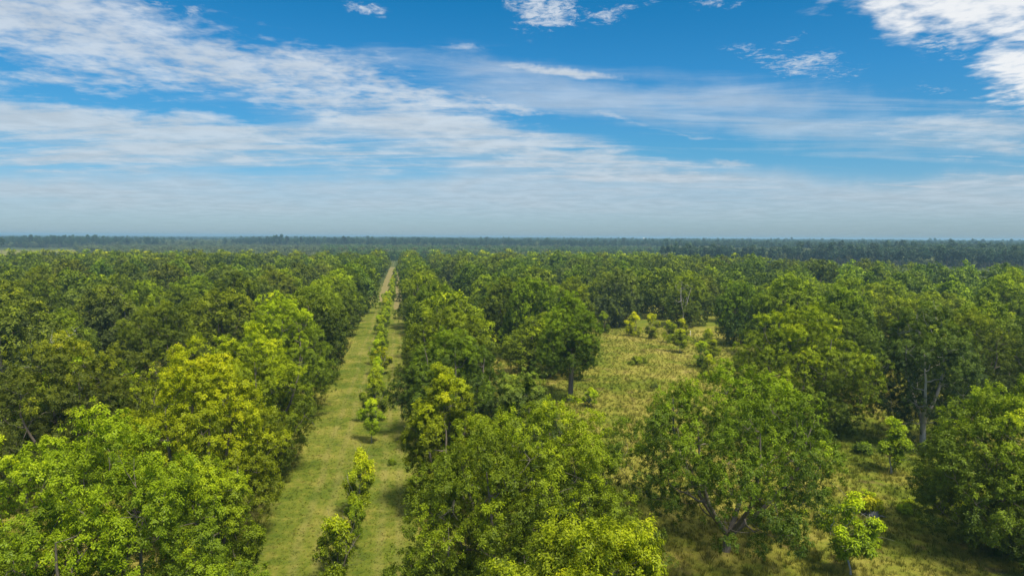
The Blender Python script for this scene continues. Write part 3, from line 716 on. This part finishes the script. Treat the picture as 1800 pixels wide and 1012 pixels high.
for (r0, r1, dn) in ((560, 900, .026), (900, 1400, .018), (1400, 2200, .008), (2200, 3600, .0034), (3600, 6000, .0013), (6000, 8600, .0006)):
    X, Y, rg = zone_points(r0, r1, dn, int(r0))
    for x, y in zip(X, Y):
        rr_, ff = view(x, y); q = rr_/ff
        d = math.hypot(x, y)
        if x < 165 and y < (640 if x > -330 else 860): continue
        if x >= 165 and y < 505-(x-165)*2.6+90 : continue
        if d < 640 + 60*nz2(x, y, 60, 1): continue
        if any(inside(x, y, p) for p in FIELDS): continue
        k = nz2(x, y, 140, 2); j = rg.rand()
        sc_ = rg.uniform(.70, 1.0) + (.22 if rg.rand() < .06 else 0)
        big = 1 if d < 2200 else (1.25 if d < 3600 else 1.8)
        if q > .22:
            kind = 'p' if (k > .28 and j < .86) else 'b'; sc_ *= .96 if d > 900 else .9
        else:
            # planted young pines and scrub in front, a mature belt behind
            edge = 1250 + 260*nz2(x, y, 300, 4)
            if d < edge:
                kind = 's' if (q > -.28 and j < .75) else ('b' if j < .8 else 's'); sc_ *= .85 if q > -.28 else .62
            elif d < edge+420: kind = 'p' if j < .7 and k > .25 else 'b'
            else:
                kind = 'b' if k < .5 else 'p'; sc_ *= .92 if q > -.4 else .8
        if k < .12 and j < .8: continue
        pts[kind].append((x, y, gz(x, y)-.1, sc_*big**.75, sc_*(1.0+.06*(big-1)), rg.rand()*6.28, rg.randint(0, 12)))
for key, nm, src, lab, cat in (('p', 'pine_forest', pine, 'far belt of dark tall pines fading blue towards the horizon', 'pine forest'),
                       ('s', 'young_pine_plantation', slim, 'even green plantation of young pines beyond the orchard', 'pine plantation'),
                       ('b', 'broadleaf_wood', broad, 'grey green scrubby wood mixed between the far pines', 'woodland')):
    A = np.array(pts[key]); print(nm, len(A))
    scatter(nm, A[:, :3], np.stack([A[:, 3], A[:, 3], A[:, 4]], 1), A[:, 5], A[:, 6].astype(int) % len(src), src, lab, cat)

# a few tall pines that stand out above the far wood
TP = [tree_meshes(460+k, 27, 4.6, 15, 22, 14, 8, .9, .42, crad=1.5, tr=.3, nl=3, base=14, sides=5, leaf_m=PINE, wood_m=PBARK, name='tall_pine', top=.7, lobes=.4) for k in range(3)]
tallp = [(495, 1450, 1.02), (487, 1480, .98), (482, 1430, .92), (505, 1465, .9), (470, 1500, .88), (530, 1420, .84), (545, 1440, .82), (590, 1380, .86), (604, 1390, .9), (607, 1370, .84), (655, 1400, .84), (690, 1380, .84), (742, 1420, .82),
         (3, 1050, .78), (1420, 1000, .8), (1478, 900, .84), (1605, 880, .86), (1668, 1700, .95), (1707, 1900, .97), (1725, 1850, .95), (1775, 1900, .95), (1641, 2200, 1.0), (1632, 2250, 1.0), (1390, 2400, .98)]
for i, (px, dist, s) in enumerate(tallp):
    a = math.atan((px-900)/1200)+YAW; x, y = dist*math.sin(a), dist*math.cos(a)
    where = 'left of the lane end' if px < 690 else ('just right of the lane end' if px < 760 else 'toward the right edge')
    if px < 20: where = 'at the far left edge'
    side = sorted(p[0] for p in tallp); nth = side.index(px)+1
    place_tree('pine_tree', TP[i % 3], x, y, (s, s, s), i*1.3, (.8, .85, 1.0), f'dark tall pine on the horizon, {ordinal(nth)} from the left, {where}', 'pine tree', 'tall pines rising above the far forest', z=gz(x, y))

# grass tufts and weeds
def tuft(seed, nb, h, w, sp):
    rg = np.random.RandomState(seed); V = []; T = []
    for _ in range(nb):
        a = rg.uniform(0, 6.28); b = np.array([math.cos(a), math.sin(a), 0])*rg.uniform(0, sp); o = np.array([math.cos(a+1), math.sin(a+1), 0])*w*.5
        hh = h*rg.uniform(.5, 1.15); ln = np.array([math.cos(a), math.sin(a), 0])*hh*rg.uniform(.15, .6)
        V += [b-o, b+o, b+ln*.6+[0, 0, hh*.75]+o*.6, b+ln+[0, 0, hh]]; T += [rg.uniform(0, 1)]*4
    me = mesh_np('grass_tuft', V, [4]*nb, range(4*nb), T); me.materials.append(GRASSM); return me
def grass_material():
    m, n, out = mat('grass_blade')
    oi = n.new('ShaderNodeObjectInfo'); c, _, _ = grass_colour(n, oi.outputs['Location'])
    at = n.new('ShaderNodeAttribute', attribute_name='tone')
    k = n.mapr(at.outputs['Fac'], 0, 1, .88, 1.22, False)
    c = n.mix(1.0, c, n.comb(k, k, k), 'MULTIPLY')
    c = n.mix(n.mapr(oi.outputs['Random'], .8, 1, 0, .45), c, (.13, .19, .02, 1))
    d = n.new('ShaderNodeBsdfDiffuse'); n.put(d.inputs[0], c); t = n.new('ShaderNodeBsdfTranslucent'); n.put(t.inputs[0], c)
    mx = n.new('ShaderNodeMixShader'); mx.inputs[0].default_value = .3; n.nt.links.new(d.outputs[0], mx.inputs[1]); n.nt.links.new(t.outputs[0], mx.inputs[2])
    n.nt.links.new(mx.outputs[0], out.inputs[0]); return m
GRASSM = grass_material()
tf = [tuft(k, 16, (.22, .34, .5, .8)[k], (.03, .03, .035, .05)[k], (.22, .25, .28, .3)[k]) for k in range(4)]
nG = 90000; dd = np.sqrt(rs.uniform(30**2, 190**2, nG*2)*1.0); keep = rs.uniform(0, 1, nG*2) < np.clip(70/dd, .15, 1)**1.2
dd = dd[keep][:nG]; aa = rs.uniform(-.70, .70, len(dd))+YAW
gx, gy = dd*np.sin(aa), dd*np.cos(aa)
lane_ = (gx > -11.5) & (gx < 1.5)
gi_ = rs.choice([0, 1, 1, 2, 2, 3], len(dd), p=[.25, .2, .2, .15, .15, .05]); gi_[lane_] = rs.choice([0, 0, 1], lane_.sum())
gs = rs.uniform(.7, 1.3, len(dd))*np.where(lane_, .45, .85)
scatter('grass', np.stack([gx, gy, np.zeros(len(dd))], 1), np.stack([gs, gs, gs], 1), rs.uniform(0, 6.28, len(dd)), gi_, tf, 'uneven straw and green grass covering the lane and the meadow', 'grass')

# ------------------------------------------------------------------ haze
def haze():
    a = 9300.0; z0, z1 = -7.0, 31.0
    v = [(x, y, z) for z in (z0, z1) for y in (-a, a) for x in (-a, a)]
    fc = [(0, 2, 3, 1), (4, 5, 7, 6), (0, 1, 5, 4), (2, 6, 7, 3), (0, 4, 6, 2), (1, 3, 7, 5)]
    me = bpy.data.meshes.new('haze'); me.from_pydata(v, [], fc); me.update()
    m, n, out = mat('haze_air')
    pv = n.new('ShaderNodeVolumePrincipled'); pv.inputs['Density'].default_value = HAZE; pv.inputs['Density Attribute'].default_value = ''
    pv.inputs['Color'].default_value = (.46, .78, 1.0, 1); pv.inputs['Anisotropy'].default_value = .2
    n.nt.links.new(pv.outputs[0], out.inputs['Volume'])
    tag(obj('haze', me, m), kind='stuff', label='thin blue haze over the far forest', cat='haze')
HAZE = 2.3e-4
haze()
